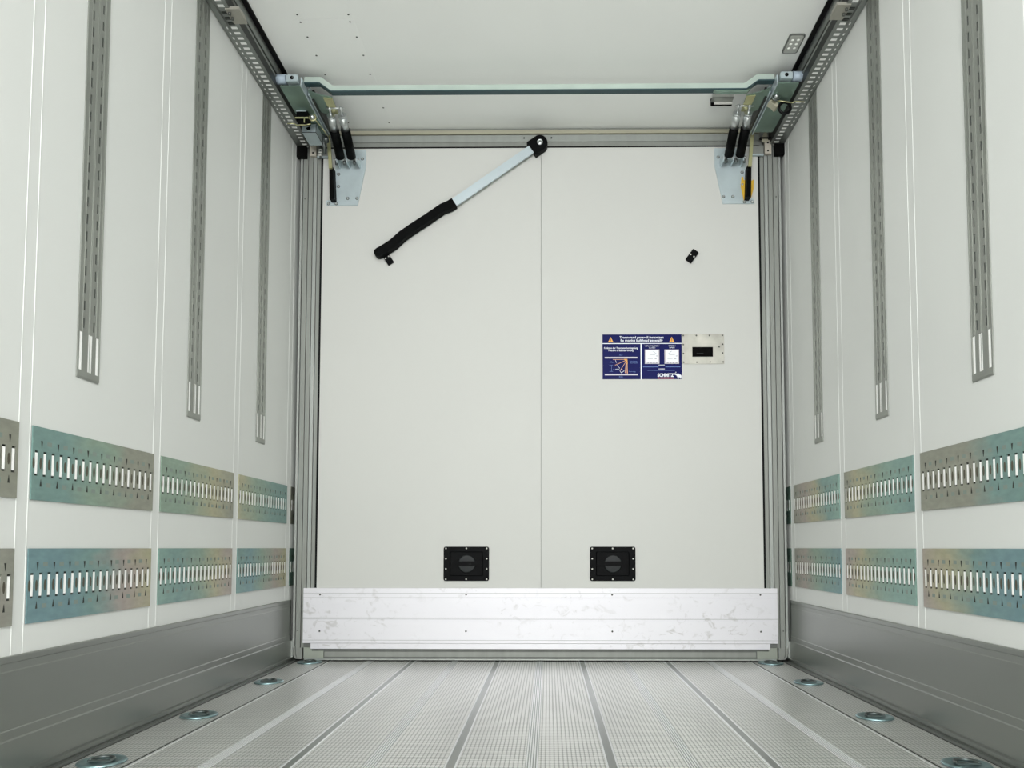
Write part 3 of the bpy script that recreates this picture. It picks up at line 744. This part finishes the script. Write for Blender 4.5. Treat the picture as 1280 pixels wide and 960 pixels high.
# ================================================================== LIFT MECHANISMS
for s, sd in ((-1, 'left'), (1, 'right')):
    lab = {'left': 'left lifting mechanism with two black gas springs and a black latch box',
           'right': 'right lifting mechanism with two black gas springs, black pull ring and yellow tag'}[sd]
    T = thing('lift_mechanism', lab, 'mechanism', (s*1.0, -.25, 2.5), 'bulkhead lifting mechanisms')
    # carriage under the rail
    b = MB().m('zinc_teal').prism([(s*1.147, -.515), (s*1.052, -.515), (s*1.052, -.12), (s*1.147, -.12)], 2, 2.600, 2.604)
    b.build('carriage_plate', T)
    b = MB().m('zinc').box(s*1.050, s*1.055, -.515, -.10, 2.598, 2.640); b.box(s*1.040, s*1.044, -.44, -.10, 2.604, 2.650); b.build('carriage_flange', T)
    b = MB().m('rail_dark').box(s*1.030, s*1.040, -.40, -.06, 2.606, 2.655); b.build('guide', T)
    b = MB().m('zinc_teal').prism([(s*1.040, -.465), (s*.998, -.430), (s*.945, -.410), (s*.950, -.285), (s*1.000, -.270), (s*1.040, -.300)], 2, 2.612, 2.616)
    b.m('zinc_yellow').prism([(s*.985, -.410), (s*.945, -.405), (s*.950, -.285), (s*.985, -.285)], 2, 2.6085, 2.612)
    b.build('gusset', T)
    b = MB().m('roller_blue').cyl((s*1.169, -.510, 2.634), (s*1.119, -.510, 2.634), .0205, 20); ro = b.build('roller', T, label='grey blue roller')
    MB().m('steel').cyl((s*1.182, -.510, 2.634), (s*1.169, -.510, 2.634), .006, 10).build('axle', ro)
    b = MB().m('zinc').box(s*1.062, s*1.114, -.535, -.500, 2.612, 2.642, .002); br = b.build('bracket', T)
    MB().m('recess_dark').cyl((s*1.087, -.5362, 2.627), (s*1.087, -.535, 2.627), .0085, 14).build('hole', br)
    MB().m('steel_dark').cyl((s*1.082, -.540, 2.627), (s*1.082, -.534, 2.627), .004, 8).build('bolt', br)
    # mounting plate on the bulkhead
    b = MB().m('zinc').prism([(s*1.042, 2.582), (s*.886, 2.582), (s*.886, 2.492), (s*.925, 2.294), (s*1.084, 2.294), (s*1.084, 2.320), (s*1.042, 2.322)], 1, -.006, -.0012)
    mp = b.build('mounting_plate', T, label='blue grey zinc mounting plate')
    for x, z in ((.904, 2.536), (1.024, 2.456), (1.024, 2.392), (.976, 2.330), (.929, 2.330), (1.073, 2.303), (1.034, 2.303)):
        b = MB().m('steel_dark').lathe([(.008, -.0068), (.0085, -.0055), (.0085, -.0055)], (s*x, 0, z), 'Y', 12)
        b.m('steel').lathe([(.001, -.013), (.005, -.0125), (.0062, -.0068), (.0062, -.006)], (s*x, 0, z), 'Y', 6); b.build('bolt', mp)
    # hinge lugs and pin where the springs stand on the plate
    b = MB().m('steel').cyl((s*.905, -.066, 2.502), (s*1.032, -.066, 2.502), .0045, 10)
    for x in (.915, .965, 1.015): b.m('zinc').box(s*(x-.003), s*(x+.003), -.075, -.006, 2.484, 2.514)
    for x in (.922, .965, .985, 1.024): b.m('steel').cyl((s*(x-.006), -.062, 2.502), (s*(x+.006), -.062, 2.502), .009, 6)
    b.m('steel_dark')
    for x in (.93, .98, 1.02): b.cyl((s*x, -.062, 2.478), (s*x, -.062, 2.498), .007, 8)
    b.build('hinge_pin', T)
    # gas springs
    for (xa, xb) in ((.926, .942), (.978, .998)):
        A = Vector((s*xa, -.335, 2.605)); B = Vector((s*xb, -.062, 2.502))
        at = lambda t: A+(B-A)*t
        b = MB().m('rubber_black').cyl(at(.40), at(.94), .0225, 20); gs = b.build('gas_spring', T, label='black gas spring')
        b = MB().m('steel').cyl(at(.14), at(.41), .0185, 20, .0195); b.cyl(at(.12), at(.15), .0195, 14); b.build('cylinder_head', gs)
        b = MB().m('steel').cyl(at(.0), at(.16), .0055, 10); b.lathe([(.001, -.007), (.007, -.006), (.008, 0), (.007, .006), (.001, .007)], tuple(A), 'X', 12); b.build('rod', gs)
        MB().m('steel').cyl(at(.96), at(1.0), .009, 10).build('end_eye', gs)
    MB().m('steel').cyl((s*.912, -.335, 2.606), (s*.995, -.335, 2.606), .0035, 8).build('upper_pin', T)
    # cream lever with black strut
    A, B = Vector((s*1.064, -.11, 2.630)), Vector((s*1.047, -.05, 2.462))
    b = MB().m('zinc_yellow').prism([(s*1.072, 2.645), (s*1.058, 2.650), (s*1.040, 2.458), (s*1.057, 2.456)], 1, -.066, -.056)
    b.build('lever', T, label='cream coloured lever')
    b = MB().m('rubber_black').prism([(s*1.040, 2.47), (s*1.060, 2.47), (s*1.056, 2.308), (s*1.032, 2.308)], 1, -.050, -.004)
    b.build('strut', T, label='black strut')
    if s > 0:
        b = MB().m('tag_yellow').prism([(1.020, 2.430), (1.028, 2.432), (1.03, 2.415), (1.072, 2.412), (1.082, 2.418), (1.080, 2.370), (1.068, 2.325), (1.03, 2.310), (1.016, 2.380)], 1, -.009, -.0065)
        b.build('tag', T, label='yellow tag behind the black strut')
        b = MB().m('gasket_black').cyl((1.092, -.008, 2.55), (1.092, -.002, 2.58), .002, 6); b.build('cable_end', T)
    # two-hole plate fixed to the frame
    b = MB().m('beige_plate').box(s*1.136, s*1.169, -.022, -.006, 2.545, 2.616)
    hp = b.build('hole_plate', T, label='beige plate with two holes')
    for z in (2.560, 2.601): MB().m('recess_dark').cyl((s*1.152, -.0226, z), (s*1.152, -.0218, z), .0048, 12).build('hole', hp)
    b = MB().m('zinc').box(s*1.072, s*1.132, -.018, -.006, 2.538, 2.546); b.m('frame_grey').box(s*1.072, s*1.132, -.010, -.006, 2.546, 2.590); b.build('angle', T)
    if s < 0:
        # spring latch
        b = MB().m('plastic_black').box(-1.135, -1.083, -.330, -.275, 2.552, 2.598, .002); lt = b.build('latch_box', T, label='black latch box with cream edges')
        b = MB().m('zinc_yellow').box(-1.140, -1.078, -.334, -.329, 2.560, 2.566); b.box(-1.098, -1.094, -.334, -.330, 2.540, 2.566); b.build('cream_edge', lt)
        MB().m('zinc').box(-1.135, -1.088, -.334, -.328, 2.5935, 2.598).build('top_edge', lt)
        MB().m('zinc_yellow').tube([(-1.183, -.31, 2.548), (-1.150, -.31, 2.548), (-1.140, -.31, 2.541), (-1.100, -.31, 2.541), (-1.072, -.31, 2.546)], .0024).build('latch_wire', lt)
        b = MB().m('steel').lathe([(.001, -.020), (.007, -.019), (.012, -.010), (.013, 0)], (-1.066, -.300, 2.580), 'Y', 12)
        b.m('zinc_yellow').torus((-1.066, -.303, 2.580), .015, .003, 'Y', 18, 6); b.build('spring_bolt', T)
        b = MB().m('plastic_black').box(-1.145, -1.075, -.22, -.10, 2.555, 2.598, .002)
        b.m('zinc').cyl((-1.112, -.226, 2.573), (-1.112, -.214, 2.573), .010, 6); b.cyl((-1.1, -.23, 2.585), (-1.13, -.226, 2.578), .004, 6); b.build('lower_block', T)
        b = MB().m('zinc_yellow').tube([(-1.060, -.30, 2.578), (-1.040, -.24, 2.565), (-1.030, -.17, 2.560)], .0025)
        b.m('steel_dark').cyl((-1.045, -.17, 2.560), (-1.045, -.15, 2.545), .014, 10); b.cyl((-1.062, -.15, 2.585), (-1.062, -.12, 2.50), .007, 8); b.build('linkage', T)
        b = MB().m('screw_light')
        for z in (2.530, 2.545, 2.558): b.box(-1.112, -1.098, -.058, -.045, z-.003, z+.002)
        b.m('steel_dark').cyl((-1.105, -.05, 2.515), (-1.105, -.05, 2.59), .005, 8); b.build('spring_stud', T)
    else:
        b = MB().m('gasket_black').torus((1.124, -.385, 2.566), .0265, .0065, 'Y', 26, 8, 0, 2*math.pi); b.build('pull_ring', T, label='black pull ring')
        b = MB().m('zinc_yellow').tube([(1.068, -.41, 2.592), (1.080, -.41, 2.586), (1.150, -.41, 2.575), (1.162, -.41, 2.580), (1.205, -.41, 2.578)], .0026).build('latch_wire', T)
        b = MB().m('steel').lathe([(.001, -.020), (.006, -.019), (.010, -.010), (.012, 0)], (1.072, -.420, 2.594), 'Y', 12)
        b.m('steel_dark').torus((1.072, -.423, 2.594), .0155, .0035, 'Y', 18, 6); b.build('spring_bolt', T)
        b = MB().m('header_beige').prism([(1.048, 2.588), (1.066, 2.578), (1.080, 2.562), (1.090, 2.566), (1.088, 2.584), (1.060, 2.598)], 1, -.40, -.36); b.build('catch_arm', T)
        b = MB().m('header_beige').prism([(1.118, 2.600), (1.150, 2.600), (1.146, 2.64), (1.134, 2.655), (1.122, 2.63)], 1, -.035, -.028)
        b.m('gasket_black').box(1.108, 1.170, -.040, -.022, 2.614, 2.620); b.build('upright_clip', T)

# ================================================================== FLOOR LASHING RINGS
spots = [(-1, -1.772, 'left side nearest the camera'), (-1, -1.222, 'left side, second from the camera'), (-1, -.592, 'left side, third from the camera'), (-1, -.052, 'left corner under the bulkhead'),
         (1, -1.772, 'right side nearest the camera'), (1, -1.222, 'right side, second from the camera'), (1, -.582, 'right side, third from the camera'), (1, -.052, 'right corner under the bulkhead')]
for s, y, where in spots:
    x = s*1.117
    T = thing('lashing_ring', 'round zinc lashing eye sunk in the floor, %s' % where, 'lashing ring', (x, y, 0), 'lashing eyes in the floor')
    MB().m('ring_zinc').lathe([(.058, .0008), (.060, .0020), (.057, .0058), (.049, .0066), (.043, .0036), (.034, .0018), (.001, .0014)], (x, y, 0), 'Z', 32).build('dished_cup', T)
    MB().m('steel_dark').torus((x, y, .0078), .028, .0045, 'Z', 24, 8, -.3, math.pi+.3).build('swivel_ring', T)
    MB().m('steel_dark').box(x-.031, x+.031, y-.014, y-.006, .0045, .0095, .001).build('hinge_bar', T)
